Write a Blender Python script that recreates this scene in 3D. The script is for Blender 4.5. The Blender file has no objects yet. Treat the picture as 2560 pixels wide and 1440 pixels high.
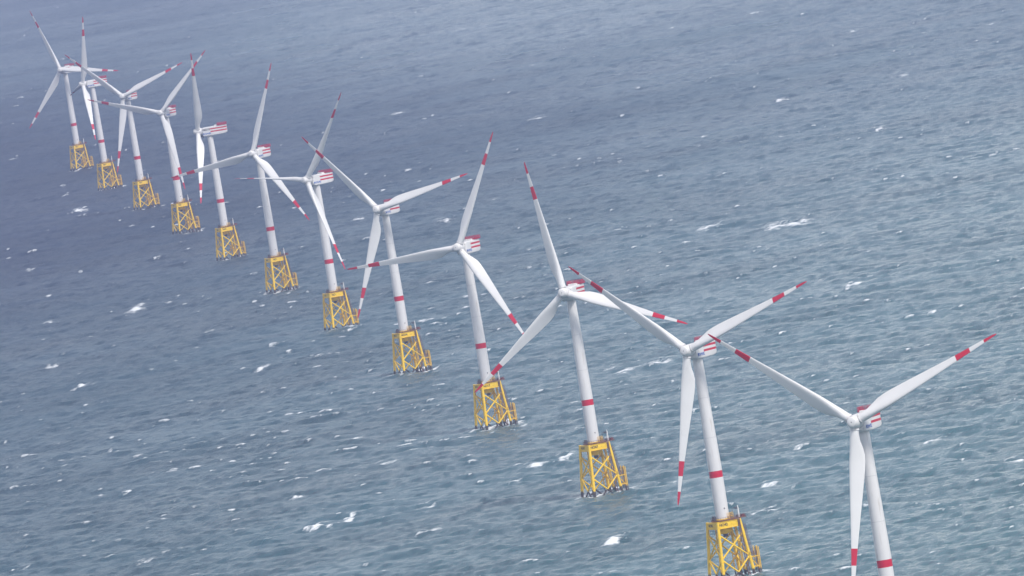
import bpy, bmesh, math, random
import numpy as np
from mathutils import Vector, Matrix
random.seed(7)
S = bpy.context.scene
COL = S.collection
R = math.radians
PI = math.pi

# ------------------------------------------------------------------ helpers
def link(name, mesh, parent=None, mat=None):
    o = bpy.data.objects.new(name, mesh)
    COL.objects.link(o)
    if parent is not None:
        o.parent = parent
    if mat is not None:
        o.matrix_local = mat
    return o

class MB:
    """collects shapes into one mesh"""
    def __init__(self):
        self.bm = bmesh.new()
    def box(self, lo, hi, mi=0, M=None):
        c = [Vector((x, y, z)) for z in (lo[2], hi[2]) for y in (lo[1], hi[1]) for x in (lo[0], hi[0])]
        if M is not None:
            c = [M @ v for v in c]
        v = [self.bm.verts.new(p) for p in c]
        for q in ((0, 2, 3, 1), (4, 5, 7, 6), (0, 1, 5, 4), (1, 3, 7, 5), (3, 2, 6, 7), (2, 0, 4, 6)):
            self.bm.faces.new([v[i] for i in q]).material_index = mi
        return self
    def tube(self, a, b, r0, r1=None, n=12, cap=True, mi=0, smooth=True):
        a, b = Vector(a), Vector(b)
        r1 = r0 if r1 is None else r1
        d = (b - a).normalized()
        u = d.orthogonal().normalized()
        w = d.cross(u)
        ra, rb = [], []
        for k in range(n):
            t = 2 * PI * k / n
            e = u * math.cos(t) + w * math.sin(t)
            ra.append(self.bm.verts.new(a + e * r0))
            rb.append(self.bm.verts.new(b + e * r1))
        for k in range(n):
            f = self.bm.faces.new((ra[k], ra[(k + 1) % n], rb[(k + 1) % n], rb[k]))
            f.smooth = smooth
            f.material_index = mi
        if cap:
            self.bm.faces.new([self.bm.verts.new(v.co) for v in ra[::-1]]).material_index = mi
            self.bm.faces.new([self.bm.verts.new(v.co) for v in rb]).material_index = mi
        return self
    def path(self, pts, r, n=8, mi=0):
        for a, b in zip(pts[:-1], pts[1:]):
            self.tube(a, b, r, n=n, mi=mi)
        return self
    def lathe(self, prof, n=40, mi=None, cap0=True, cap1=True, axis='Z'):
        rings = []
        for (r, z) in prof:
            ring = []
            for k in range(n):
                t = 2 * PI * k / n
                c, s = r * math.cos(t), r * math.sin(t)
                ring.append(self.bm.verts.new((c, s, z) if axis == 'Z' else (z, c, s)))
            rings.append(ring)
        for i in range(len(rings) - 1):
            for k in range(n):
                f = self.bm.faces.new((rings[i][k], rings[i][(k + 1) % n], rings[i + 1][(k + 1) % n], rings[i + 1][k]))
                f.smooth = True
                if mi:
                    f.material_index = mi[i]
        if cap0:
            self.bm.faces.new([self.bm.verts.new(v.co) for v in rings[0][::-1]])
        if cap1:
            self.bm.faces.new([self.bm.verts.new(v.co) for v in rings[-1]])
        return self
    def prism(self, poly, z0, z1, mi=0):
        lo = [self.bm.verts.new((p[0], p[1], z0)) for p in poly]
        hi = [self.bm.verts.new((p[0], p[1], z1)) for p in poly]
        n = len(poly)
        self.bm.faces.new(lo[::-1]).material_index = mi
        self.bm.faces.new(hi).material_index = mi
        for k in range(n):
            self.bm.faces.new((lo[k], lo[(k + 1) % n], hi[(k + 1) % n], hi[k])).material_index = mi
        return self
    def mesh(self, name, *mats, M=None, bevel=0.0):
        if bevel:
            bmesh.ops.bevel(self.bm, geom=list(self.bm.edges), offset=bevel, segments=2, affect='EDGES', profile=0.6)
        if M is not None:
            self.bm.transform(M)
        bmesh.ops.recalc_face_normals(self.bm, faces=self.bm.faces)
        me = bpy.data.meshes.new(name)
        self.bm.to_mesh(me)
        self.bm.free()
        for m in mats:
            me.materials.append(m)
        return me

def text_mesh(body, size, mat, M, depth=0.02):
    cu = bpy.data.curves.new('lettering', 'FONT')
    cu.body = body
    cu.size = size
    cu.align_x = 'CENTER'
    cu.align_y = 'CENTER'
    cu.extrude = depth
    cu.offset = 0.035 * size
    ob = bpy.data.objects.new('lettering_tmp', cu)
    COL.objects.link(ob)
    bpy.context.view_layer.update()
    dg = bpy.context.evaluated_depsgraph_get()
    me = bpy.data.meshes.new_from_object(ob.evaluated_get(dg))
    bpy.data.objects.remove(ob)
    bpy.data.curves.remove(cu)
    me.transform(M)
    me.materials.clear()
    me.materials.append(mat)
    return me

# ------------------------------------------------------------------ materials
def new_mat(name):
    m = bpy.data.materials.new(name)
    m.use_nodes = True
    nt = m.node_tree
    b = nt.nodes['Principled BSDF']
    return m, nt, b

def paint(name, col, rough=0.45, vary=0.06, scale=0.35, streak=0.0, spec=0.4, stain=None):
    """painted steel / gel coat: base tone with faint blotches and vertical run-off streaks"""
    m, nt, b = new_mat(name)
    N = nt.nodes
    tc = N.new('ShaderNodeTexCoord')
    mp = N.new('ShaderNodeMapping')
    mp.inputs['Scale'].default_value = (1, 1, 0.12 if streak else 1)
    n1 = N.new('ShaderNodeTexNoise')
    n1.inputs['Scale'].default_value = scale
    n1.inputs['Detail'].default_value = 6
    nt.links.new(tc.outputs['Object'], mp.inputs[0])
    nt.links.new(mp.outputs[0], n1.inputs['Vector'])
    mr = N.new('ShaderNodeMapRange')
    mr.inputs[1].default_value = 0.3
    mr.inputs[2].default_value = 0.7
    mr.inputs[3].default_value = 1 - vary
    mr.inputs[4].default_value = 1.0
    nt.links.new(n1.outputs['Fac'], mr.inputs[0])
    mx = N.new('ShaderNodeMix')
    mx.data_type = 'RGBA'
    mx.blend_type = 'MULTIPLY'
    mx.inputs['Factor'].default_value = 1
    mx.inputs['A'].default_value = (*col, 1)
    nt.links.new(mr.outputs[0], mx.inputs['B'])
    out = mx.outputs['Result']
    if stain:
        n2 = N.new('ShaderNodeTexNoise')
        n2.inputs['Scale'].default_value = stain[2]
        n2.inputs['Detail'].default_value = 8
        nt.links.new(mp.outputs[0], n2.inputs['Vector'])
        mr2 = N.new('ShaderNodeMapRange')
        mr2.inputs[1].default_value = stain[1]
        mr2.inputs[2].default_value = stain[1] + 0.12
        nt.links.new(n2.outputs['Fac'], mr2.inputs[0])
        mx2 = N.new('ShaderNodeMix')
        mx2.data_type = 'RGBA'
        mx2.inputs['B'].default_value = (*stain[0], 1)
        nt.links.new(mr2.outputs[0], mx2.inputs['Factor'])
        nt.links.new(out, mx2.inputs['A'])
        out = mx2.outputs['Result']
    nt.links.new(out, b.inputs['Base Color'])
    b.inputs['Roughness'].default_value = rough
    b.inputs['Specular IOR Level'].default_value = spec
    return m

WHITE = paint('white_paint', (0.75, 0.73, 0.72), 0.45, 0.11, 0.25, 1, stain=((0.52, 0.48, 0.44), 0.60, 0.7))
BLADE = paint('blade_gel_coat', (0.77, 0.755, 0.745), 0.38, 0.07, 0.12)
RED = paint('red_marking_paint', (0.56, 0.0, 0.025), 0.45, 0.08, 0.5)
REDRAIL = paint('red_railing_paint', (0.46, 0.01, 0.05), 0.5, 0.1, 0.8)
GREY = paint('dark_grey_steel', (0.07, 0.072, 0.085), 0.5, 0.2, 1.0)
MIDGREY = paint('galvanised_steel', (0.30, 0.29, 0.30), 0.5, 0.25, 1.2)
RUST = paint('rusty_deck_steel', (0.24, 0.105, 0.06), 0.7, 0.4, 1.2)
RAILB = paint('brown_railing_steel', (0.16, 0.085, 0.075), 0.6, 0.3, 1.0)
BLACK = paint('black_lettering', (0.03, 0.022, 0.015), 0.6, 0.1, 1)
BLUE = paint('blue_lettering', (0.04, 0.12, 0.42), 0.5, 0.1, 1)

def yellow_mat(name, col):
    """yellow marine paint; below the splash line it is overgrown with dark weed and mussels"""
    m, nt, b = new_mat(name)
    N = nt.nodes
    L = nt.links
    tc = N.new('ShaderNodeTexCoord')
    sep = N.new('ShaderNodeSeparateXYZ')
    L.new(tc.outputs['Object'], sep.inputs[0])
    n1 = N.new('ShaderNodeTexNoise')
    n1.inputs['Scale'].default_value = 0.9
    n1.inputs['Detail'].default_value = 6
    L.new(tc.outputs['Object'], n1.inputs['Vector'])
    ad = N.new('ShaderNodeMath')
    ad.operation = 'MULTIPLY_ADD'
    ad.inputs[1].default_value = 2.4
    L.new(n1.outputs['Fac'], ad.inputs[0])
    L.new(sep.outputs['Z'], ad.inputs[2])
    mr = N.new('ShaderNodeMapRange')
    mr.inputs[1].default_value = 3.3
    mr.inputs[2].default_value = 3.8
    L.new(ad.outputs[0], mr.inputs[0])
    n2 = N.new('ShaderNodeTexNoise')
    n2.inputs['Scale'].default_value = 0.5
    n2.inputs['Detail'].default_value = 5
    L.new(tc.outputs['Object'], n2.inputs['Vector'])
    r2 = N.new('ShaderNodeMapRange')
    r2.inputs[1].default_value = 0.3
    r2.inputs[2].default_value = 0.7
    r2.inputs[3].default_value = 0.82
    r2.inputs[4].default_value = 1.0
    L.new(n2.outputs['Fac'], r2.inputs[0])
    mu = N.new('ShaderNodeMix')
    mu.data_type = 'RGBA'
    mu.blend_type = 'MULTIPLY'
    mu.inputs['Factor'].default_value = 1
    mu.inputs['A'].default_value = (*col, 1)
    L.new(r2.outputs[0], mu.inputs['B'])
    n3 = N.new('ShaderNodeTexNoise')
    n3.inputs['Scale'].default_value = 1.3
    n3.inputs['Detail'].default_value = 8
    n3.inputs['Roughness'].default_value = 0.7
    L.new(tc.outputs['Object'], n3.inputs['Vector'])
    r3 = N.new('ShaderNodeMapRange')
    r3.inputs[1].default_value = 0.58
    r3.inputs[2].default_value = 0.70
    r3.inputs[4].default_value = 0.75
    L.new(n3.outputs['Fac'], r3.inputs[0])
    ru = N.new('ShaderNodeMix')
    ru.data_type = 'RGBA'
    ru.inputs['B'].default_value = (0.30, 0.12, 0.02, 1)
    L.new(r3.outputs[0], ru.inputs['Factor'])
    L.new(mu.outputs['Result'], ru.inputs['A'])
    mx = N.new('ShaderNodeMix')
    mx.data_type = 'RGBA'
    mx.inputs['A'].default_value = (0.045, 0.034, 0.028, 1)
    L.new(ru.outputs['Result'], mx.inputs['B'])
    L.new(mr.outputs[0], mx.inputs['Factor'])
    L.new(mx.outputs['Result'], b.inputs['Base Color'])
    b.inputs['Roughness'].default_value = 0.5
    return m

YEL = yellow_mat('yellow_marine_paint', (0.95, 0.60, 0.001))
YEL2 = yellow_mat('faded_yellow_paint', (0.85, 0.50, 0.01))

# ------------------------------------------------------------------ turbine meshes (shared by all twelve)
ZB, ZM, ZT, ZH = 24.0, 42.81, 90.45, 94.04
RT, AXT, OV = 63.0, 2.96, 7.95
TILT = R(5)

def tower_r(z):
    return 2.74 if z < 46 else 2.74 - (z - 46) / (ZT - 46) * 0.72

b = MB()
prof, mats = [], []
zs = [ZB + 0.3] + [ZM - 1.36, ZM + 1.36] + [46 + (ZT - 46) * k / 12 for k in range(13)] + [ZT + 0.5]
for z in zs:
    prof.append((tower_r(z), z))
for i in range(len(zs) - 1):
    mats.append(1 if abs((zs[i] + zs[i + 1]) / 2 - ZM) < 0.5 else 0)
b.lathe(prof, 48, mats)
ME_TOWER = b.mesh('tower', WHITE, RED)
ME_FLANGE = []
FLG = paint('flange_grey', (0.55, 0.55, 0.55), 0.5)
for z in (58.0, 74.5):
    b = MB()
    b.lathe([(tower_r(z) - 0.02, z - 0.09), (tower_r(z) + 0.025, z - 0.08), (tower_r(z) + 0.025, z + 0.08), (tower_r(z) - 0.02, z + 0.09)], 48)
    ME_FLANGE.append(b.mesh('flange_ring', FLG))
b = MB()
b.lathe([(3.0, ZB + 0.02), (3.0, ZB + 0.45), (2.75, ZB + 0.5)], 48)
ME_FOOT = b.mesh('foot_flange', YEL)
# small dark vent on the tower, facing the boat-landing side (towards the row's near end)
va = R(-65)
M = Matrix.Rotation(va, 4, 'Z')
b = MB()
b.tube((2.66, 0, ZB + 4.6), (2.86, 0, ZB + 4.6), 0.28, n=16)
ME_VENT = b.mesh('vent', GREY, M=M)

# nacelle: x axis = upwind, z up, origin at tower axis / hub height
def nacelle_mesh():
    bm = bmesh.new()
    zlo, zhi = -3.62, 3.2
    # stations: x, half width, z bottom, z top, corner radius
    st = [(5.05, 2.5, -2.5, 2.55, 0.9), (4.75, 2.85, -3.0, 2.85, 0.8), (4.1, 3.05, -3.5, 3.02, 0.65), (3.2, 3.1, -3.62, 3.08, 0.5), (-1.0, 3.15, -3.62, 3.15, 0.45),
          (-1.004, 3.15, -3.62, 3.15, 0.45), (-9.0, 3.15, -3.5, 3.2, 0.45), (-11.2, 3.1, -3.32, 3.2, 0.5), (-12.5, 2.98, -2.95, 3.15, 0.6), (-13.0, 2.8, -2.5, 3.0, 0.7)]
    zs1 = [0.0, 1.08, 1.18, 2.08]  # stripe bounds placed below as z values
    stripes = [(-1.04, -0.1), (1.0, 1.94)]
    rings = []
    for (x, hw, z0, z1, rc) in st:
        ring = []
        side = [z0 + rc, -1.04, -0.1, 1.0, 1.94, z1 - rc]
        # left side up (y=-hw), top, right side down, bottom
        pts = [(-hw, z) for z in side]
        for k in range(1, 5):
            t = k / 5 * PI / 2
            pts.append((-hw + rc * (1 - math.cos(t)), z1 - rc + rc * math.sin(t)))
        pts.append((-hw + rc, z1))
        pts.append((hw - rc, z1))
        for k in range(1, 5):
            t = (1 - k / 5) * PI / 2
            pts.append((hw - rc * (1 - math.cos(t)), z1 - rc + rc * math.sin(t)))
        pts += [(hw, z) for z in side[::-1]]
        for k in range(1, 5):
            t = k / 5 * PI / 2
            pts.append((hw - rc * (1 - math.cos(t)), z0 + rc - rc * math.sin(t)))
        pts.append((hw - rc, z0))
        pts.append((-hw + rc, z0))
        for k in range(1, 5):
            t = (1 - k / 5) * PI / 2
            pts.append((-hw + rc * (1 - math.cos(t)), z0 + rc - rc * math.sin(t)))
        rings.append([bm.verts.new((x, p[0], p[1])) for p in pts])
    n = len(rings[0])
    for i in range(len(rings) - 1):
        for k in range(n):
            f = bm.faces.new((rings[i][k], rings[i][(k + 1) % n], rings[i + 1][(k + 1) % n], rings[i + 1][k]))
            f.smooth = True
            c = f.calc_center_median()
            if i >= 5 and abs(c.y) > 2.5 and any(a < c.z < b_ for a, b_ in stripes):
                f.material_index = 1
    bm.faces.new(rings[0])
    back = bm.faces.new(rings[-1][::-1])
    bmesh.ops.recalc_face_normals(bm, faces=bm.faces)
    me = bpy.data.meshes.new('nacelle')
    bm.to_mesh(me)
    bm.free()
    me.materials.append(WHITE)
    me.materials.append(RED)
    return me
ME_NAC = nacelle_mesh()

# red hoist-platform basket on the rear roof
b = MB()
x0, x1, y0, y1, z0, z1 = -13.1, -6.4, -3.55, 3.55, 3.42, 5.15
b.box((x0, y0, z0 - 0.14), (x1, y1, z0))
for yy in (y0, y1):
    for zz in (z0 + 0.35, z0 + 0.8, z0 + 1.25, z1):
        b.tube((x0, yy, zz), (x1, yy, zz), 0.07, n=6)
    for k in range(8):
        xx = x0 + (x1 - x0) * k / 7
        b.tube((xx, yy, z0), (xx, yy, z1), 0.08, n=6)
for xx in (x0, x1):
    for zz in (z0 + 0.35, z0 + 0.8, z0 + 1.25, z1):
        b.tube((xx, y0, zz), (xx, y1, zz), 0.07, n=6)
    for k in range(9):
        yy = y0 + (y1 - y0) * k / 8
        b.tube((xx, yy, z0), (xx, yy, z1), 0.08, n=6)
for yy in (y0, y1):
    b.box((x0, yy - 0.02, z0), (x1, yy + 0.02, z0 + 0.4))
b.box((x0 - 0.02, y0, z0), (x0 + 0.02, y1, z0 + 0.4))
ME_BASKET = b.mesh('hoist_basket', REDRAIL)
b = MB()
b.box((-6.3, -2.1, 3.1), (-4.2, 2.1, 3.95))
ME_COOLER = b.mesh('roof_cooler', WHITE, bevel=0.12)
b = MB()
b.tube((-2.7, 1.2, 3.1), (-2.7, 1.2, 5.9), 0.07, n=8)
b.tube((-2.7, 0.5, 5.2), (-2.7, 1.9, 5.2), 0.05, n=6)
b.tube((-2.7, 0.5, 5.2), (-2.7, 0.5, 5.6), 0.09, n=8)
b.tube((-2.7, 1.9, 5.2), (-2.7, 1.9, 5.6), 0.09, n=8)
ME_MAST = b.mesh('wind_mast', MIDGREY)

# lettering on both nacelle sides
def side_text(body, size, x, z, mat, wide=1.0):
    ms = []
    for sgn in (-1, 1):
        # text lies in local xy; on side y=-hw (sgn -1) reading direction is +x; on y=+hw it is -x
        rx = Matrix(((-sgn * wide, 0, 0, x), (0, 0, sgn, sgn * (3.155)), (0, 1, 0, z), (0, 0, 0, 1)))
        ms.append(text_mesh(body, size, mat, rx))
    return ms
ME_RWE = side_text('RWE', 1.75, 1.75, -1.85, BLUE, 1.6)

for me in [ME_NAC, ME_BASKET, ME_COOLER, ME_MAST] + ME_RWE:
    me.transform(Matrix.Diagonal((1, 0.95, 0.95, 1)))

# rotor hub (x = upwind along shaft, origin = rotor centre)
b = MB()
b.lathe([(1.7, -2.95), (2.35, -2.6), (2.5, -2.3), (2.5, 0.2), (2.42, 1.1), (2.25, 1.9), (2.0, 2.6), (1.62, 3.25), (1.5, 3.35), (0.5, 3.42), (0.02, 3.43)], 48, axis='X')
ME_HUB = b.mesh('rotor_hub', WHITE)
b = MB()
b.tube((3.3, 0, 0), (3.46, 0, 0), 0.2, n=16)
ME_NOSE = b.mesh('nose_port', GREY)

# blade: z = span (rotor radius), x = upwind, -y = trailing direction at pitch 0
def blade_mesh():
    st = [(2.2, 3.25, 1.0, 0), (3.2, 3.25, 1.0, 0), (4.5, 3.3, 0.98, 14), (6.5, 3.65, 0.8, 14), (9, 4.45, 0.6, 13.5), (11.5, 5.1, 0.45, 12.5), (14, 5.3, 0.38, 11),
          (17, 5.2, 0.34, 9.5), (21, 4.8, 0.30, 8), (26, 4.25, 0.27, 6.5), (31, 3.65, 0.25, 5), (37, 3.0, 0.23, 3.7), (42, 2.45, 0.21, 2.7), (45.0, 2.15, 0.205, 2.2), (45.004, 2.15, 0.205, 2.2),
          (48, 1.9, 0.2, 1.8), (51.1, 1.65, 0.195, 1.3), (51.104, 1.65, 0.195, 1.3), (54, 1.42, 0.19, 0.9), (57.4, 1.14, 0.185, 0.4), (57.404, 1.14, 0.185, 0.4), (60, 0.88, 0.18, 0), (61.8, 0.62, 0.18, -0.4), (62.7, 0.34, 0.18, -0.6), (63.0, 0.1, 0.2, -0.6)]
    n = 28
    bm = bmesh.new()
    rings = []
    for (r, c, tc, tw) in st:
        c = c * (1 + 0.08 * min(1, max(0, (r - 5) / 6)))
        w = min(1, max(0, (r - 4.0) / 7.0))
        w = w * w * (3 - 2 * w)                        # circle -> aerofoil
        ring = []
        off = AXT * (0.35 * r / RT + 0.65 * (r / RT) ** 2)
        for k in range(n):
            t = 2 * PI * k / n
            xc = 0.5 * (1 - math.cos(t))              # 0 = leading edge
            sg = 1 if math.sin(t) >= 0 else -1
            circ = 0.5 * math.sin(t)
            th = 5 * (0.2969 * math.sqrt(max(xc, 0)) - 0.126 * xc - 0.3516 * xc ** 2 + 0.2843 * xc ** 3 - 0.1015 * xc ** 4)
            foil = sg * th * tc * (0.85 if sg > 0 else 1.15) - 0.03 * math.sin(PI * xc)
            circ_s = circ * tc
            xp = (xc - (0.5 * (1 - w) + 0.3 * w)) * c
            yp = (circ_s * (1 - w) + foil * w) * c
            a = R(tw)
            # nose turns upwind with twist
            y = xp * math.cos(a) + yp * math.sin(a)
            x = -xp * math.sin(a) + yp * math.cos(a)
            ring.append(bm.verts.new((x + off, -y, r)))
        rings.append(ring)
    for i in range(len(rings) - 1):
        rm = (st[i][0] + st[i + 1][0]) / 2
        mi = 1 if (45.002 < rm < 51.102 or rm > 57.402) else 0
        for k in range(n):
            f = bm.faces.new((rings[i][k], rings[i][(k + 1) % n], rings[i + 1][(k + 1) % n], rings[i + 1][k]))
            f.smooth = True
            f.material_index = mi
    bm.faces.new(rings[0][::-1])
    bm.faces.new(rings[-1])
    bmesh.ops.recalc_face_normals(bm, faces=bm.faces)
    me = bpy.data.meshes.new('blade')
    bm.to_mesh(me)
    bm.free()
    me.materials.append(BLADE)
    me.materials.append(RED)
    return me
ME_BLADE = blade_mesh()
b = MB()
b.lathe([(1.66, 2.35), (1.82, 2.45), (1.82, 2.85), (1.66, 2.95)], 32)
ME_COLLAR = b.mesh('root_collar', WHITE)

# ---- jacket: local frame turned so that the long text face looks to the near end of the row
PHI = R(24)
MJ = Matrix.Rotation(PHI, 4, 'Z')
def hw(z):                                             # half width of the leg square
    return 7.0 - 2.0 * z / 23.0
def corner(sx, sy, z):
    h = hw(z)
    return Vector((sx * h, sy * h, z))
def face_pt(s0, s1, z, inset=0.0):
    return corner(*s0, z)
CORN = [(-1, -1), (1, -1), (1, 1), (-1, 1)]
ME_LEG, ME_BRACE, ME_GIRD = [], [], []
for s in CORN:
    b = MB()
    b.tube(corner(*s, -5), corner(*s, 23.6), 0.66, 0.62, 20)
    for z in (18.0, 8.1):                              # thicker node cans
        b.tube(corner(*s, z - 1.2), corner(*s, z + 1.2), 0.72, n=20)
    ME_LEG.append(b.mesh('jacket_leg', YEL, M=MJ))
for i in range(4):
    a, c = CORN[i], CORN[(i + 1) % 4]
    for (za, zc) in ((18.2, 8.1), (8.1, -4.6)):
        for (p, q) in ((a, c), (c, a)):
            A, C = corner(*p, za), corner(*q, zc)
            b = MB()
            b.tube(A, C, 0.35, n=14)
            d = (C - A).normalized()
            b.tube(A + d * 0.3, A + d * 1.6, 0.42, n=14)
            ME_BRACE.append(b.mesh('cross_brace', YEL, M=MJ))
for i in range(4):
    a, c = CORN[i], CORN[(i + 1) % 4]
    A, C = corner(*a, 22.2), corner(*c, 22.2)
    d = (C - A).normalized()
    nrm = Vector((d.y, -d.x, 0))
    L = (C - A).length
    Mx = Matrix(((d.x, nrm.x, 0, (A.x + C.x) / 2), (d.y, nrm.y, 0, (A.y + C.y) / 2), (0, 0, 1, 0), (0, 0, 0, 1)))
    b = MB()
    b.box((-L / 2, -0.35, 20.75), (L / 2, 0.25, 23.3), M=Mx)
    b.box((-L / 2, -0.55, 23.3), (L / 2, 0.42, 23.42), M=Mx)
    b.box((-L / 2, -0.55, 20.65), (L / 2, 0.42, 20.75), M=Mx)
    ME_GIRD.append(b.mesh('transition_girder', YEL, M=MJ))
b = MB()
b.lathe([(1.7, 18.2), (3.05, 19.0), (3.05, 23.75)], 40)
ME_SOCK = b.mesh('tower_socket', YEL)
b = MB()
b.lathe([(0.9, 16.9), (1.0, 17.0), (1.0, 18.22)], 20)
ME_DRAIN = b.mesh('cable_hangoff', GREY)

DECK = [(-4.3, -4.7), (4.6, -4.7), (8.6, -4.0), (8.6, 1.2), (4.6, 2.0), (4.6, 4.5), (-2.2, 4.5), (-4.3, 2.6)]
b = MB()
b.prism(DECK, 23.72, 23.98)
ME_DECK = b.mesh('deck', RUST, M=MJ)
b = MB()
n = len(DECK)
for k in range(n):
    a, c = Vector((*DECK[k], 0)), Vector((*DECK[(k + 1) % n], 0))
    L = (c - a).length
    for z in (24.55, 25.1):
        b.tube((a.x, a.y, z), (c.x, c.y, z), 0.055, n=6)
    b.box((0, -0.02, 23.98), (L, 0.02, 24.2), M=Matrix.Translation(a) @ Matrix.Rotation(math.atan2(c.y - a.y, c.x - a.x), 4, 'Z'))
    m = max(1, int(L / 1.1))
    for j in range(m):
        p = a.lerp(c, j / m)
        b.tube((p.x, p.y, 23.9), (p.x, p.y, 25.1), 0.06, n=6)
ME_RAIL = b.mesh('deck_railing', RAILB, M=MJ)
# yellow stair and door porch in front of the tower door
b = MB()
for xx in (0.9, 2.0, 3.0):
    for yy in (-3.9, -2.7):
        b.tube((xx, yy, 23.98), (xx, yy, 26.6), 0.08, n=6)
for z in (25.2, 25.9, 26.6):
    b.path([(0.9, -3.9, z), (3.0, -3.9, z), (3.0, -2.7, z)], 0.07, n=6)
for k in range(7):
    b.box((0.95, -3.8 + 0.16 * k, 24.0 + 0.19 * k), (1.95, -3.62 + 0.16 * k, 24.06 + 0.19 * k))
b.box((2.0, -3.9, 25.1), (3.0, -2.7, 25.2))
ME_STAIR = b.mesh('door_stair', YEL2, M=MJ)
ME_CAB, ME_CRATE = [], []
for lo, hi in (((-3.9, 0.4, 23.98), (-3.1, 2.0, 25.9)), ((3.4, 0.4, 23.98), (4.3, 2.6, 25.5)), ((4.9, -3.4, 23.98), (5.9, -2.3, 25.0))):
    b = MB()
    b.box(lo, hi)
    ME_CAB.append(b.mesh('deck_cabinet', GREY, M=MJ, bevel=0.06))
DRED = paint('dark_red_steel', (0.20, 0.03, 0.03), 0.6, 0.2, 1)
for lo, hi in (((7.2, -3.3, 23.98), (8.3, -2.0, 25.0)), ((6.9, -1.0, 23.98), (8.2, 0.5, 24.8))):
    b = MB()
    b.box(lo, hi)
    ME_CRATE.append(b.mesh('deck_box', DRED, M=MJ, bevel=0.05))
# crane: white column, dark slewing house and boom pointing back over the deck
b = MB()
b.tube((5.6, -3.7, 23.98), (5.6, -3.7, 28.1), 0.36, 0.28, n=20)
b.tube((5.6, -3.7, 28.1), (5.6, -3.7, 29.0), 0.2, n=12)
ME_CRANE = b.mesh('deck_crane', WHITE, M=MJ)
b = MB()
b.box((4.2, -4.0, 27.55), (5.25, -3.4, 28.35))
b.box((3.4, -3.85, 28.05), (4.2, -3.55, 28.4))
b.tube((4.3, -3.7, 28.4), (5.6, -3.7, 28.9), 0.07, n=6)
ME_BOOM = b.mesh('crane_boom', GREY, M=MJ, bevel=0.04)
b = MB()
b.tube((3.9, -1.8, 23.98), (3.9, -1.8, 27.6), 0.09, n=8)
b.tube((3.9, -1.8, 27.6), (3.9, -1.8, 27.9), 0.16, n=8)
ME_LAMP = b.mesh('navigation_lamp', GREY, M=MJ)

# ladders and cable tubes
def ladder(a, c, w, mat, cage=True):
    a, c = Vector(a), Vector(c)
    b = MB()
    d = (c - a).normalized()
    sd = Vector((0, 1, 0))
    for s in (-1, 1):
        b.tube(a + sd * s * w, c + sd * s * w, 0.08, n=6)
    L = (c - a).length
    for k in range(int(L / 0.6)):
        p = a + d * (0.3 + 0.6 * k)
        b.tube(p - sd * w, p + sd * w, 0.05, n=6)
    if cage:
        out = Vector((1, 0, 0))
        for k in range(int(L / 1.4)):
            p = a + d * (0.5 + 1.4 * k)
            q = [p + sd * w * 1.3 * math.cos(t) + out * 0.85 * math.sin(t) for t in [PI * j / 6 for j in range(7)]]
            b.path(q, 0.045, n=5)
        for t in (PI * 0.25, PI * 0.5, PI * 0.75):
            o = sd * w * 1.3 * math.cos(t) + out * 0.85 * math.sin(t)
            b.tube(a + o + d * 0.5, c + o, 0.045, n=5)
    return b.mesh('access_ladder', mat, M=MJ)
ME_LAD = ladder((hw(8.6) + 1.2, -6.1, 8.6), (hw(21) + 1.2, -4.6, 21.5), 0.38, RAILB)
b = MB()
b.box((hw(8.3) - 0.4, -7.0, 8.25), (hw(8.3) + 3.2, -4.0, 8.4))
for p in [(hw(8.3) + 3.1, -7.0), (hw(8.3) + 3.1, -4.0), (hw(8.3) - 0.3, -7.0), (hw(8.3) + 1.4, -7.0), (hw(8.3) + 1.4, -4.0)]:
    b.tube((*p, 8.3), (*p, 9.5), 0.06, n=6)
for z in (8.9, 9.5):
    b.path([(hw(8.3) - 0.3, -7.0, z), (hw(8.3) + 3.1, -7.0, z), (hw(8.3) + 3.1, -4.0, z), (hw(8.3) + 1.4, -4.0, z)], 0.05, n=6)
ME_REST = b.mesh('rest_platform', RAILB, M=MJ)
ME_JT = []
for (p0, p1, p2, r) in (((4.0, -5.6, 23.6), (4.0, -6.0, 15), (4.6, -6.8, -5), 0.2), ((4.6, -5.6, 23.6), (4.7, -6.1, 15), (5.4, -6.9, -5), 0.2),
                        ((5.7, 1.0, 20.6), (6.1, 0.9, 14), (7.2, 0.8, -5), 0.26), ((5.7, 2.3, 20.6), (6.1, 2.3, 14), (7.3, 2.4, -5), 0.26), ((-1.5, 5.5, 20.6), (-1.5, 6.0, 14), (-1.5, 7.2, -5), 0.26)):
    b = MB()
    b.path([p0, p1, p2], r, n=12)
    ME_JT.append(b.mesh('cable_tube', YEL2 if r > 0.22 else RAILB, M=MJ))
# boat landing: two fender poles, rear poles and struts
b = MB()
XL = 9.9
STR = []
for z in (7.3, 3.2):
    for (ya, yb) in ((-6.4, -6.0), (-3.2, -4.9)):
        b.tube((hw(z), -hw(z) if ya < -5 else -hw(z) + 0.2, z), (XL, ya, z), 0.22, n=10)
    b.tube((XL, -6.4, z), (XL, -3.2, z), 0.2, n=10)
    b.tube((XL, -6.4, z), (XL + 0.8, -6.1, z), 0.16, n=10)
b.tube((hw(7), -hw(7), 7.0), (XL, -6.4, 2.6), 0.2, n=10)
b.tube((hw(4), -hw(4) + 0.4, 4.0), (XL, -3.2, 10.0), 0.18, n=10)
ME_LAND = b.mesh('boat_landing', YEL2, M=MJ)
ME_FEND = []
for (x, y, zt) in ((XL, -6.4, 11.6), (XL, -3.2, 11.6), (XL + 0.8, -6.1, 11.0), (XL + 0.2, -4.9, 11.2), (XL - 1.9, -3.4, 9.6)):
    b = MB()
    b.tube((x, y, -4), (x, y, zt), 0.22, n=14)
    ME_FEND.append(b.mesh('fender_pole', YEL2, M=MJ))
b = MB()
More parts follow.
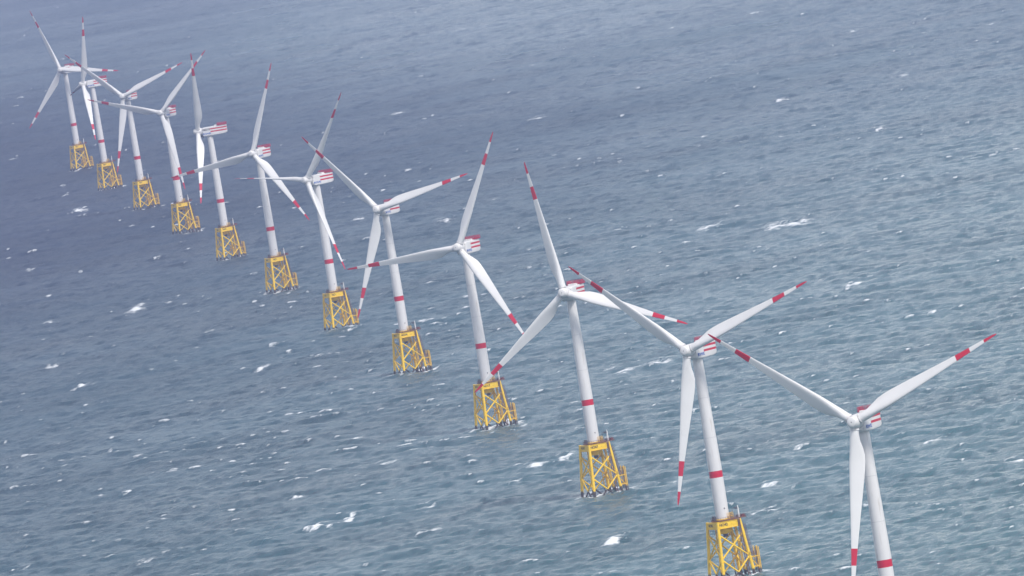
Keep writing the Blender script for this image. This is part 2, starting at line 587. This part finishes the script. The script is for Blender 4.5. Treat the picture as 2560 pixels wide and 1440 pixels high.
for k in range(18):
    b.tube((XL + 0.1, -5.3, 0.4 + 0.6 * k), (XL + 0.1, -4.3, 0.4 + 0.6 * k), 0.05, n=6)
for yy in (-5.3, -4.3):
    b.tube((XL + 0.1, yy, 0.2), (XL + 0.1, yy, 11.0), 0.08, n=6)
ME_LRUNG = b.mesh('boarding_ladder', RAILB, M=MJ)
# extra poles standing in the back corner of the jacket (cable guides)
ME_GUIDE = []
for (x, y) in ((5.2, 4.4), (4.0, 5.0), (6.0, 3.0)):
    b = MB()
    b.tube((x, y, -4.5), (x, y, 9.2), 0.24, n=10)
    ME_GUIDE.append(b.mesh('cable_guide', YEL2, M=MJ))

# girder lettering (front face and the face to its left)
def girder_text(body):
    z = 22.15
    h = hw(22.2)
    out = []
    if body is None:
        return out
    m1 = MJ @ Matrix(((1, 0, 0, -h + 2.35), (0, 0, -1, -h - 0.256), (0, 1, 0, z), (0, 0, 0, 1)))
    m2 = MJ @ Matrix(((0, 0, -1, -h - 0.256), (-1, 0, 0, h - 3.6), (0, 1, 0, z), (0, 0, 0, 1)))
    for m in (m1, m2):
        out.append(text_mesh(body, 1.5, BLACK, m))
    return out

# ------------------------------------------------------------------ turbines: x, y, yaw, azimuth, blade pitch, girder text, nacelle text, label
G = 'wind turbines standing in a row out to sea'
TURB = [
 (-376.5, 12953.7, 27.7, 98.7, 14, 'NO', None, 'farthest white turbine, faded blue by haze, one blade level across its nacelle'),
 (-334.1, 12231.3, 77.6, 23.8, 86, 'NO', None, 'hazy turbine second from the far end, turned sideways with one dark blade curving left'),
 (-288.3, 11547.6, 25.4, 71.8, 14, 'NO', None, 'third turbine from the far end, pale, its blades in a Y'),
 (-243.0, 10823.6, 25.2, 47.7, 14, 'NO', None, 'turbine with lower blade along its tower, upper blade crossing the side-on turbine'),
 (-198.2, 10120.8, 91.8, 26.4, 88, 'NO', 'NO15', 'turbine seen fully side-on, its whole striped nacelle visible, only two blades showing'),
 (-153.7, 9381.0, 27.4, 23.0, 14, 'NO', None, 'turbine with a long blade reaching left across the tower of the side-on turbine'),
 (-109.1, 8643.4, 43.7, 38.7, 88, 'NO', None, 'turbine with a thin edge-on blade pointing left and a wide grey blade up right'),
 (-64.2, 7926.2, 28.2, 78.9, 14, 'NO14', None, 'turbine whose lower blade tip touches the yellow jacket of the turbine behind it'),
 (-20.5, 7180.7, 24.8, 27.8, 14, 'NO17', None, 'turbine with a red blade tip of its neighbour covering the corner of its yellow jacket'),
 (26.0, 6440.5, 20.2, 111.5, 14, 'NO47', None, 'turbine with a blade leaning steeply up left, dotted nose and yellow jacket lettered NO47'),
 (70.1, 5704.9, 27.8, 70.9, 14, 'NO42', None, 'near turbine on the yellow jacket lettered NO42 that meets the bottom edge of the photo'),
 (115.7, 4986.9, 20.9, 68.3, 14, 'NO', None, 'nearest and largest turbine, its tower running out of the bottom edge of the photo'),
]
girder_cache = {}
for (x, y, psi, az, pit, gtxt, ntxt, label) in TURB:
    root = bpy.data.objects.new('wind_turbine', None)
    COL.objects.link(root)
    root.location = (x, y, 0)
    root['label'] = label
    root['category'] = 'wind turbine'
    root['group'] = G
    tw = link('tower', ME_TOWER, root)
    for me in ME_FLANGE:
        link('flange_ring', me, tw)
    link('vent', ME_VENT, tw)
    link('foot_flange', ME_FOOT, tw)
    # yaw frame: local x = upwind heading
    p = R(psi)
    hx, hy = -math.sin(p), -math.cos(p)
    Myaw = Matrix(((hx, -hy, 0, 0), (hy, hx, 0, 0), (0, 0, 1, ZH), (0, 0, 0, 1)))
    nc = link('nacelle', ME_NAC, root, Myaw)
    link('hoist_basket', ME_BASKET, nc)
    link('roof_cooler', ME_COOLER, nc)
    link('wind_mast', ME_MAST, nc)
    for me in ME_RWE:
        link('lettering', me, nc)
    if ntxt:
        for me in side_text(ntxt, 1.9, 1.75, 1.25, BLACK, 1.05):
            me.transform(Matrix.Diagonal((1, 0.95, 0.95, 1)))
            link('lettering', me, nc)
    Mt = Matrix.Rotation(-TILT, 4, 'Y')
    Mrot = Myaw @ Mt @ Matrix.Translation((OV, 0, 0))
    hb = link('rotor_hub', ME_HUB, root, Mrot)
    link('nose_port', ME_NOSE, hb)
    for k in range(3):
        a = R(az) + k * 2 * PI / 3
        # span direction cos(a)*up + sin(a)*right (right as seen from upwind); the rotor turns clockwise
        # local frame: x upwind, y = horizontal, z up ; viewer's right seen from upwind is +y
        Mb = Mrot @ Matrix.Rotation(-a, 4, 'X')
        # z is now the span; the trailing edge lies at -y; positive pitch turns the nose into the wind
        Mb = Mb @ Matrix.Rotation(-R(pit), 4, 'Z')
        bl = link('blade', ME_BLADE, root, Mb)
        link('root_collar', ME_COLLAR, bl)
    for me in ME_LEG:
        link('jacket_leg', me, root)
    for me in ME_BRACE:
        link('cross_brace', me, root)
    gt = girder_text(gtxt) if gtxt not in girder_cache else girder_cache[gtxt]
    girder_cache[gtxt] = gt
    for i, me in enumerate(ME_GIRD):
        g = link('transition_girder', me, root)
        if i == 0:
            link('lettering', gt[0], g)
        if i == 3:
            link('lettering', gt[1], g)
    sk = link('tower_socket', ME_SOCK, root)
    link('cable_hangoff', ME_DRAIN, sk)
    dk = link('deck', ME_DECK, root)
    link('deck_railing', ME_RAIL, dk)
    link('door_stair', ME_STAIR, dk)
    for me in ME_CAB:
        link('deck_cabinet', me, dk)
    for me in ME_CRATE:
        link('deck_box', me, dk)
    link('navigation_lamp', ME_LAMP, dk)
    cr = link('deck_crane', ME_CRANE, root)
    link('crane_boom', ME_BOOM, cr)
    link('access_ladder', ME_LAD, root)
    link('rest_platform', ME_REST, root)
    for me in ME_JT:
        link('cable_tube', me, root)
    for me in ME_GUIDE:
        link('cable_guide', me, root)
    ld = link('boat_landing', ME_LAND, root)
    for me in ME_FEND:
        link('fender_pole', me, ld)
    link('boarding_ladder', ME_LRUNG, ld)

# ------------------------------------------------------------------ camera
CAMH, PITCH, ROLL, FPX = 368.9, R(2.3871), R(9.1306), 35000.0
fwd = Vector((0, math.cos(PITCH), -math.sin(PITCH)))
rt = Vector((1, 0, 0))
up = rt.cross(fwd)
r2 = rt * math.cos(ROLL) - up * math.sin(ROLL)
u2 = rt * math.sin(ROLL) + up * math.cos(ROLL)
cam = bpy.data.cameras.new('camera')
co = bpy.data.objects.new('camera', cam)
COL.objects.link(co)
co.matrix_world = Matrix(((r2.x, u2.x, -fwd.x, 0), (r2.y, u2.y, -fwd.y, 0), (r2.z, u2.z, -fwd.z, CAMH), (0, 0, 0, 1)))
cam.sensor_width = 36
cam.lens = 36 * FPX / 2560
cam.clip_start = 10
cam.clip_end = 200000
S.camera = co

def sea_at(px, py):
    """the spot on the water seen at a place of the photograph (2560 x 1440)"""
    d = fwd * FPX + r2 * (px - 1280) + u2 * (720 - py)
    t = -CAMH / d.z
    return d.x * t, d.y * t

# ------------------------------------------------------------------ the sea
WIND = np.array([math.sin(R(25)), math.cos(R(25))])    # blowing away from the viewer and to the right

def ocean(N, L, lam_lo, lam_hi, lam_peak, hs, spread, seed, rot, chop):
    rng = np.random.default_rng(seed)
    k1 = 2 * np.pi * np.fft.fftfreq(N, L / N)
    kx, ky = np.meshgrid(k1, k1)
    k = np.hypot(kx, ky)
    k[0, 0] = 1
    wd = np.array([WIND[0] * math.cos(rot) + WIND[1] * math.sin(rot), -WIND[0] * math.sin(rot) + WIND[1] * math.cos(rot)])
    cs = (kx * wd[0] + ky * wd[1]) / k
    kp = 2 * np.pi / lam_peak
    P = np.exp(-1.25 * (kp / k) ** 2) / k ** 4 * np.where(cs > 0, np.abs(cs) ** spread, 0.12 * np.abs(cs) ** spread)
    lam = 2 * np.pi / k
    P *= (lam > lam_lo) * (lam < lam_hi)
    P[0, 0] = 0
    A = np.sqrt(P) * (rng.normal(size=(N, N)) + 1j * rng.normal(size=(N, N)))
    h = np.fft.ifft2(A).real
    sc = hs / 4 / h.std()
    A *= sc
    h *= sc
    # wind-parallel choppiness
    dx = np.fft.ifft2(-1j * kx / k * A).real
    dy = np.fft.ifft2(-1j * ky / k * A).real
    dxx = np.fft.ifft2(kx * kx / k * A).real
    dyy = np.fft.ifft2(ky * ky / k * A).real
    dxy = np.fft.ifft2(kx * ky / k * A).real
    J = (1 - chop * dxx) * (1 - chop * dyy) - (chop * dxy) ** 2
    Jn = (J.mean() - J) / J.std()                      # high where the surface piles up
    return h.astype(np.float32), Jn.astype(np.float32), (kx, ky, wd)

def smear(F, grid, length, width):
    """drag foam out behind the crest (upwind) and blur it a little"""
    kx, ky, wd = grid
    ka = kx * wd[0] + ky * wd[1]
    kc = -kx * wd[1] + ky * wd[0]
    H = 1.0 / (1 + 1j * (-ka) * length) * np.exp(-0.5 * (kc * width) ** 2)
    return np.fft.ifft2(np.fft.fft2(F) * H).real.astype(np.float32)

def sample(F, L, X, Y):
    N = F.shape[0]
    u = (X / L * N) % N
    v = (Y / L * N) % N
    i0 = np.floor(u).astype(np.int32)
    j0 = np.floor(v).astype(np.int32)
    fu = (u - i0).astype(np.float32)
    fv = (v - j0).astype(np.float32)
    i0 %= N
    j0 %= N
    i1 = (i0 + 1) % N
    j1 = (j0 + 1) % N
    return (F[j0, i0] * (1 - fu) + F[j0, i1] * fu) * (1 - fv) + (F[j1, i0] * (1 - fu) + F[j1, i1] * fu) * fv

LA, LB, LC = 1433.0, 977.0, 391.0
rB, rC = R(23), R(-17)
hA, jA, gA = ocean(1024, LA, 12, 190, 75, 2.1, 2.0, 11, 0.0, 1.0)
hB, jB, gB = ocean(512, LB, 8, 120, 38, 1.35, 1.4, 12, rB, 1.0)
hC, jC, gC = ocean(256, LC, 4, 30, 12, 1.15, 1.1, 13, rC, 1.0)

def build_sea():
    # rows run from the near edge to far out; columns spread with the widening view
    ys = [4300.0]
    while ys[-1] < 30000:
        ys.append(ys[-1] + 3.4 * (ys[-1] / 5500) ** 1.25)
    ys = np.array(ys)
    nc = 640
    t = np.linspace(-1, 1, nc)
    X = (t[None, :] * (110 + 0.0455 * ys[:, None])).astype(np.float64)
    Y = np.repeat(ys[:, None], nc, 1)
    nr = len(ys)
    cb, sb = math.cos(rB), math.sin(rB)
    cc, sc = math.cos(rC), math.sin(rC)
    XB, YB = X * cb + Y * sb, -X * sb + Y * cb
    XC, YC = X * cc + Y * sc, -X * sc + Y * cc
    Z = sample(hA, LA, X, Y) + sample(hB, LB, XB, YB) + sample(hC, LC, XC, YC)
    J = sample(jA, LA, X, Y) * 0.75 + sample(jB, LB, XB, YB) * 0.75 + sample(jC, LC, XC, YC) * 0.85
    # slow unrepeating variation of how much breaks
    V = np.zeros_like(Z)
    rng = np.random.default_rng(5)
    for q in range(14):
        lam = rng.uniform(260, 1500)
        a = rng.uniform(0, 2 * np.pi)
        V += np.sin(2 * np.pi / lam * (X * math.cos(a) + Y * math.sin(a)) + rng.uniform(0, 6.28)).astype(np.float32)
    V /= V.std()
    J = J / J.std()
    fresh = np.clip((J + 0.16 * V - 2.0 - np.clip((Y - 7500) / 9000, 0, 0.75)) / 0.9, 0, 1)
    old = sample(smear(np.clip((jA - 1.9) / 0.8, 0, 1), gA, 16, 1.2), LA, X, Y) * np.clip(sample(jB, LB, XB, YB) * 0.5 + 0.25 * V + 0.35, 0, 1)
    foam = np.maximum(fresh, 0.62 * np.clip(old * 1.5, 0, 1))
    # the larger breakers that can be told apart: px, py, length, thickness, strength
    W = [(1965, 568, 120, 24, 1.2), (2010, 553, 60, 9, .8), (338, 777, 52, 20, 1.2), (1532, 1357, 74, 24, 1.2), (1505, 1368, 60, 8, .7), (790, 1322, 62, 14, 1.1), (866, 1302, 52, 14, 1.1), (838, 1314, 60, 10, .9), (882, 1288, 22, 8, .9),
         (1640, 910, 92, 14, 1.1), (1570, 926, 90, 14, .8), (1520, 922, 50, 8, .7), (1342, 1167, 66, 14, 1.1), (1062, 1268, 52, 14, 1.0), (1072, 1330, 66, 12, 1.0), (1415, 1141, 48, 12, 1.0), (1634, 1150, 42, 11, 1.0), (968, 1160, 60, 9, .8),
         (205, 968, 62, 10, .9), (128, 917, 42, 10, .9), (122, 808, 30, 7, 1), (2200, 326, 32, 13, 1.0), (2250, 190, 66, 18, .55), (1955, 252, 40, 9, 1.0), (1890, 33, 40, 6, .9), (1000, 284, 50, 8, .8), (1342, 297, 52, 10, .9),
         (895, 550, 34, 8, 1.0), (1115, 552, 52, 14, .8), (1098, 548, 34, 8, .6), (1775, 570, 86, 11, .8), (2135, 712, 64, 8, .9), (2330, 780, 30, 9, .9), (2050, 700, 40, 5, .6), (2110, 760, 60, 6, .5), (2340, 1105, 84, 14, .85), (1920, 1212, 66, 13, .9), (1990, 1216, 40, 8, .7),
         (1912, 1282, 92, 11, 1.0), (2545, 1155, 64, 15, .9), (742, 1245, 42, 9, .9), (890, 1100, 38, 9, .9), (1290, 1205, 40, 7, .8), (1150, 1380, 60, 5, .5), (200, 528, 48, 8, .9), (30, 398, 42, 5, .7), (80, 676, 34, 7, .8), (480, 574, 34, 5, .7),
         (2290, 900, 70, 7, .7), (2220, 1260, 40, 6, .7), (2000, 1117, 22, 8, .9), (1995, 1118, 30, 7, .8), (2440, 1010, 60, 7, .5), (2260, 440, 24, 7, .8), (1680, 70, 30, 5, .7), (2130, 78, 44, 6, .7), (2480, 60, 40, 5, .7), (2090, 135, 40, 5, .6), (1150, 75, 34, 5, .7), (600, 72, 40, 5, .4),
         (1330, 165, 26, 5, .6), (1560, 255, 40, 5, .6), (1960, 340, 40, 5, .7), (1760, 342, 24, 6, .8), (1840, 300, 26, 4, .6), (2480, 170, 40, 5, .5), (1230, 500, 30, 5, .7), (660, 920, 50, 9, .8), (690, 895, 40, 6, .5), (520, 830, 40, 6, .8), (450, 740, 30, 6, .8), (700, 800, 26, 6, .7),
         (265, 1130, 40, 7, .7), (160, 1170, 26, 7, .6), (360, 1405, 60, 8, .8), (60, 1420, 40, 6, .6), (420, 1385, 40, 6, .6), (640, 1320, 50, 6, .5), (1740, 1290, 30, 6, .6), (1690, 1205, 30, 7, .7), (2300, 1420, 40, 7, .6), (2480, 1330, 60, 8, .6), (2110, 1010, 40, 7, .6),
         (1470, 1244, 90, 6, .9), (1520, 1238, 70, 5, .7), (1222, 1070, 70, 7, .9), (1305, 1066, 40, 6, .7), (1030, 940, 70, 5, .6), (870, 828, 60, 6, .6), (720, 733, 60, 5, .6), (470, 585, 40, 4, .5), (590, 655, 40, 4, .5), (1850, 1432, 80, 7, .7), (1905, 1425, 40, 6, .7), (205, 424, 60, 5, .5)]
    bump = np.zeros_like(Z)
    man = np.zeros_like(Z)
    rng = np.random.default_rng(8)
    for (px, py, ln, th, st) in W:
        cx, cy = sea_at(px, py)
        m = cy / FPX                                   # metres per photo pixel at that distance
        sinv = CAMH / cy
        Lw = ln * m
        D = th * m / sinv * 0.31
        i0, i1 = np.searchsorted(ys, (cy - 4 * D - 40, cy + 4 * D + 40))
        xs, yy = X[i0:i1] - cx, Y[i0:i1] - cy
        sl = rng.uniform(1.2, 2.2)                     # crests run away to the right
        ac = yy - sl * xs - rng.uniform(-1, 1) * 0.5 * D * np.sin(xs / Lw * 5 + rng.uniform(0, 6))
        rx = np.abs(xs) / (0.62 * Lw)
        body = np.clip(1 - rx ** 1.8, 0, 1) ** 0.8 * (0.85 + 0.15 * np.sin(xs / Lw * rng.uniform(9, 16) + rng.uniform(0, 6)))
        wy = D * (0.25 + 0.75 * body)
        g = body * np.exp(-(ac / wy) ** 2)
        a2 = yy - sl * xs - rng.uniform(1.2, 2.2) * D  # a thin torn streak lying up-wind of the crest
        g2 = 0.55 * np.clip(1 - (xs / (0.8 * Lw)) ** 2, 0, 1) * np.exp(-(a2 / (0.4 * D)) ** 2)
        g = np.maximum(g, g2)
        man[i0:i1] = np.maximum(man[i0:i1], g * min(1.0, st * 0.95))
        bump[i0:i1] = np.maximum(bump[i0:i1], g * min(1.2, th * m * 0.25))
    # wash round the feet of each jacket
    for tb in TURB:
        for sx, sy in CORN:
            c = MJ @ corner(sx, sy, 0)
            cx, cy = tb[0] + c.x, tb[1] + c.y
            i0, i1 = np.searchsorted(ys, (cy - 60, cy + 90))
            xs, yy = X[i0:i1] - cx, Y[i0:i1] - cy
            g = np.exp(-((xs - yy * 0.25) / 2.4) ** 2 - ((yy - 8) / 20) ** 2)
            man[i0:i1] = np.maximum(man[i0:i1], 0.85 * g)
    foam = np.clip(np.maximum(foam * 0.72, man), 0, 1)
    Z = Z + bump
    # ease to the flat outer sheet at the rim of the patch
    e = np.minimum(np.minimum((1 - np.abs(t))[None, :] * 12, ((ys - ys[0]) / 60)[:, None]), ((ys[-1] - ys) / 900)[:, None])
    Z *= np.clip(e, 0, 1)
    co_ = np.stack([X, Y, Z], -1).reshape(-1, 3).astype(np.float32)
    idx = np.arange(nr * nc, dtype=np.int32).reshape(nr, nc)
    q = np.stack([idx[:-1, :-1], idx[:-1, 1:], idx[1:, 1:], idx[1:, :-1]], -1).reshape(-1, 4)
    # outer sheet to the horizon, sharing the rim corners
    B = 60000.0
    base = nr * nc
    rim = [idx[0, 0], idx[0, -1], idx[-1, -1], idx[-1, 0]]
    ext = np.array([(-B, -B, 0), (B, -B, 0), (B, B, 0), (-B, B, 0)], np.float32)
    co_ = np.concatenate([co_, ext])
    qo = np.array([[base, base + 1, rim[1], rim[0]], [base + 1, base + 2, rim[2], rim[1]], [base + 2, base + 3, rim[3], rim[2]], [base + 3, base, rim[0], rim[3]]], np.int32)
    q = np.concatenate([q, qo])
    foam = np.concatenate([foam.reshape(-1), np.zeros(4)]).astype(np.float32)
    # broad cloud shade and brighter sky reflection, painted into the water colour
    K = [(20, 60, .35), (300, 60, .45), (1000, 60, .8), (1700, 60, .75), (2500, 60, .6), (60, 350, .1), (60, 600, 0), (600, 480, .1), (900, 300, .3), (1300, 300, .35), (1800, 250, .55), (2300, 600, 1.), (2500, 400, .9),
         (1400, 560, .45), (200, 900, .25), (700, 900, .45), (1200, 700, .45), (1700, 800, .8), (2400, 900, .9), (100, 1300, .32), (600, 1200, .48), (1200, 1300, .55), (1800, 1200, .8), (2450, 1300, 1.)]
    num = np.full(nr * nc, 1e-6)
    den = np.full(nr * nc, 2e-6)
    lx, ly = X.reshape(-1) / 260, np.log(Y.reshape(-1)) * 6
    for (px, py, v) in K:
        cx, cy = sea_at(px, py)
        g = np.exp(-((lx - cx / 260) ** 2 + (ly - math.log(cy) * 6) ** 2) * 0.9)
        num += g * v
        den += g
    cloud_shade_tone = np.concatenate([num / den, np.full(4, 0.5)]).astype(np.float32)
    me = bpy.data.meshes.new('sea')
    me.vertices.add(len(co_))
    me.vertices.foreach_set('co', co_.reshape(-1))
    me.loops.add(q.size)
    me.loops.foreach_set('vertex_index', q.reshape(-1))
    me.polygons.add(len(q))
    me.polygons.foreach_set('loop_start', np.arange(0, q.size, 4, dtype=np.int32))
    me.polygons.foreach_set('use_smooth', np.ones(len(q), bool))
    me.update(calc_edges=True)
    at = me.attributes.new('foam', 'FLOAT', 'POINT')
    at.data.foreach_set('value', foam)
    at = me.attributes.new('cloud_shade_tone', 'FLOAT', 'POINT')
    at.data.foreach_set('value', cloud_shade_tone)
    return me

def sea_material():
    m, nt, bs = new_mat('sea_water')
    N, L = nt.nodes, nt.links
    geo = N.new('ShaderNodeNewGeometry')
    att = N.new('ShaderNodeAttribute')
    att.attribute_name = 'foam'
    # ripples, drawn out along the wind
    def noise(scale, rot, sx, sy, det=3, rough=0.55):
        mp = N.new('ShaderNodeMapping')
        mp.vector_type = 'TEXTURE'
        mp.inputs['Rotation'].default_value = (0, 0, -rot)
        mp.inputs['Scale'].default_value = (sx, sy, 1)
        L.new(geo.outputs['Position'], mp.inputs[0])
        n = N.new('ShaderNodeTexNoise')
        n.inputs['Scale'].default_value = scale
        n.inputs['Detail'].default_value = det
        n.inputs['Roughness'].default_value = rough
        L.new(mp.outputs[0], n.inputs['Vector'])
        return n.outputs['Fac']
    r1 = noise(0.34, R(25), 1.0, 3.2, 5, 0.68)
    bp = N.new('ShaderNodeBump')
    gust = noise(0.0045, R(25), 0.6, 1.8, 3)        # gusts ruffle the water unevenly
    gm = N.new('ShaderNodeMapRange')
    gm.inputs[1].default_value = 0.35
    gm.inputs[2].default_value = 0.65
    gm.inputs[3].default_value = 0.45
    gm.inputs[4].default_value = 1.0
    L.new(gust, gm.inputs[0])
    L.new(gm.outputs[0], bp.inputs['Strength'])
    bp.inputs['Distance'].default_value = 6.4
    r2_ = noise(0.42, R(55), 1.0, 4.0, 3, 0.6)
    mixh = N.new('ShaderNodeMath')
    mixh.operation = 'MULTIPLY_ADD'
    mixh.inputs[1].default_value = 0.45
    L.new(r2_, mixh.inputs[0])
    L.new(r1, mixh.inputs[2])
    L.new(mixh.outputs[0], bp.inputs['Height'])
    # broad patches of rougher and smoother water
    big = noise(0.0016, R(25), 0.7, 1.8, 3)
    rr = N.new('ShaderNodeMapRange')
    rr.inputs[1].default_value = 0.35
    rr.inputs[2].default_value = 0.65
    rr.inputs[3].default_value = 0.035
    rr.inputs[4].default_value = 0.12
    L.new(big, rr.inputs[0])
    water = bs
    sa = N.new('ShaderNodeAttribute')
    sa.attribute_name = 'cloud_shade_tone'
    wc = N.new('ShaderNodeMix')  # water colour carries the painted cloud shade, from dark blue to bright teal
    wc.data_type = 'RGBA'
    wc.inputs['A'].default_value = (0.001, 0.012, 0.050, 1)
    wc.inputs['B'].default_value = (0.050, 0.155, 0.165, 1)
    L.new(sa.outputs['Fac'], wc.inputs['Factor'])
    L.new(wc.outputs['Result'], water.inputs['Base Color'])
    water.inputs['IOR'].default_value = 1.33
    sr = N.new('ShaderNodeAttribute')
    sr.attribute_name = 'cloud_shade_tone'
    ruf = N.new('ShaderNodeMapRange')              # rougher where the painted cloud shade is darkest
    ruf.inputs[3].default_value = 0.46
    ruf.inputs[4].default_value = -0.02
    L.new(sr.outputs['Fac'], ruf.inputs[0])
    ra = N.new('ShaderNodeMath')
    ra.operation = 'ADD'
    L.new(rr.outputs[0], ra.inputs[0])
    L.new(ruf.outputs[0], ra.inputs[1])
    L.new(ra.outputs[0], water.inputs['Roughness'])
    L.new(bp.outputs[0], water.inputs['Normal'])
    # foam, broken into lace
    fo = N.new('ShaderNodeBsdfDiffuse')
    fo.inputs['Color'].default_value = (0.82, 0.84, 0.85, 1)
    lace = noise(0.42, R(30), 1.0, 5.0, 7, 0.78)
    # foam = envelope * 1.35 - 2.3 * (lace - 0.5) - 0.5
    sub = N.new('ShaderNodeMath')
    sub.operation = 'MULTIPLY_ADD'
    sub.inputs[1].default_value = -3.2
    sub.inputs[2].default_value = 1.6 - 0.5
    L.new(lace, sub.inputs[0])
    am = N.new('ShaderNodeMath')
    am.operation = 'MULTIPLY_ADD'
    am.inputs[1].default_value = 1.5
    L.new(att.outputs['Fac'], am.inputs[0])
    L.new(sub.outputs[0], am.inputs[2])
    mr = N.new('ShaderNodeMapRange')
    mr.inputs[1].default_value = 0.0
    mr.inputs[2].default_value = 0.65
    mr.inputs[4].default_value = 0.95
    L.new(am.outputs[0], mr.inputs[0])
    mx = N.new('ShaderNodeMixShader')
    L.new(mr.outputs[0], mx.inputs[0])
    L.new(water.outputs[0], mx.inputs[1])
    L.new(fo.outputs[0], mx.inputs[2])
    L.new(mx.outputs[0], N['Material Output'].inputs['Surface'])
    return m

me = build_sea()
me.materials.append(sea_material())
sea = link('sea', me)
sea['kind'] = 'structure'
sea['label'] = 'grey blue open sea with short waves and scattered whitecaps'

# ------------------------------------------------------------------ haze
b = MB()
b.box((-62000, -62000, -8), (62000, 62000, 374))
hm = bpy.data.materials.new('haze_air')
hm.use_nodes = True
nt = hm.node_tree
nt.nodes.remove(nt.nodes['Principled BSDF'])
pv = nt.nodes.new('ShaderNodeVolumePrincipled')
pv.inputs['Color'].default_value = (0.42, 0.48, 0.76, 1)
pv.inputs['Density'].default_value = 3.6e-5
pv.inputs['Anisotropy'].default_value = 0.0
nt.links.new(pv.outputs[0], nt.nodes['Material Output'].inputs['Volume'])
hz = link('haze', b.mesh('haze', hm))
hz['kind'] = 'stuff'
hz['label'] = 'pale blue sea haze thickening towards the far turbines'

# ------------------------------------------------------------------ light
SUN_EL, SUN_AZ = R(50), R(143)                         # azimuth clockwise from +Y
sd = Vector((math.sin(SUN_AZ) * math.cos(SUN_EL), math.cos(SUN_AZ) * math.cos(SUN_EL), math.sin(SUN_EL)))
sl = bpy.data.lights.new('sun', 'SUN')
sl.energy = 2.4
sl.angle = R(13)
sl.color = (1.0, 0.955, 0.90)
so = bpy.data.objects.new('sun', sl)
COL.objects.link(so)
so.rotation_euler = sd.to_track_quat('Z', 'Y').to_euler()
so.location = (0, 0, 5000)
w = bpy.data.worlds.new('World')
S.world = w
w.use_nodes = True
nt = w.node_tree
sky = nt.nodes.new('ShaderNodeTexSky')
sky.sky_type = 'NISHITA'
sky.sun_disc = False
sky.sun_elevation = SUN_EL
sky.sun_rotation = SUN_AZ
sky.air_density = 1.0
sky.dust_density = 0.4
sky.ozone_density = 1.0
hs = nt.nodes.new('ShaderNodeHueSaturation')
hs.inputs['Saturation'].default_value = 0.45
nt.links.new(sky.outputs[0], hs.inputs['Color'])
bg = nt.nodes['Background']
tint = nt.nodes.new('ShaderNodeMix')
tint.data_type = 'RGBA'
tint.blend_type = 'MULTIPLY'
tint.inputs['Factor'].default_value = 1
tint.inputs['B'].default_value = (1.03, 1.0, 0.975, 1)
nt.links.new(hs.outputs[0], tint.inputs['A'])  # the thin high cloud takes the edge off the blue
nt.links.new(tint.outputs['Result'], bg.inputs['Color'])
bg.inputs['Strength'].default_value = 0.14

S.render.engine = 'CYCLES'
S.cycles.max_bounces = 6
S.cycles.volume_bounces = 0
S.cycles.use_adaptive_sampling = False
S.cycles.use_denoising = True
S.cycles.denoising_prefilter = 'ACCURATE'
S.view_settings.view_transform = 'Standard'
S.view_settings.look = 'None'
S.view_settings.exposure = 0.58
S.view_settings.gamma = 1.0
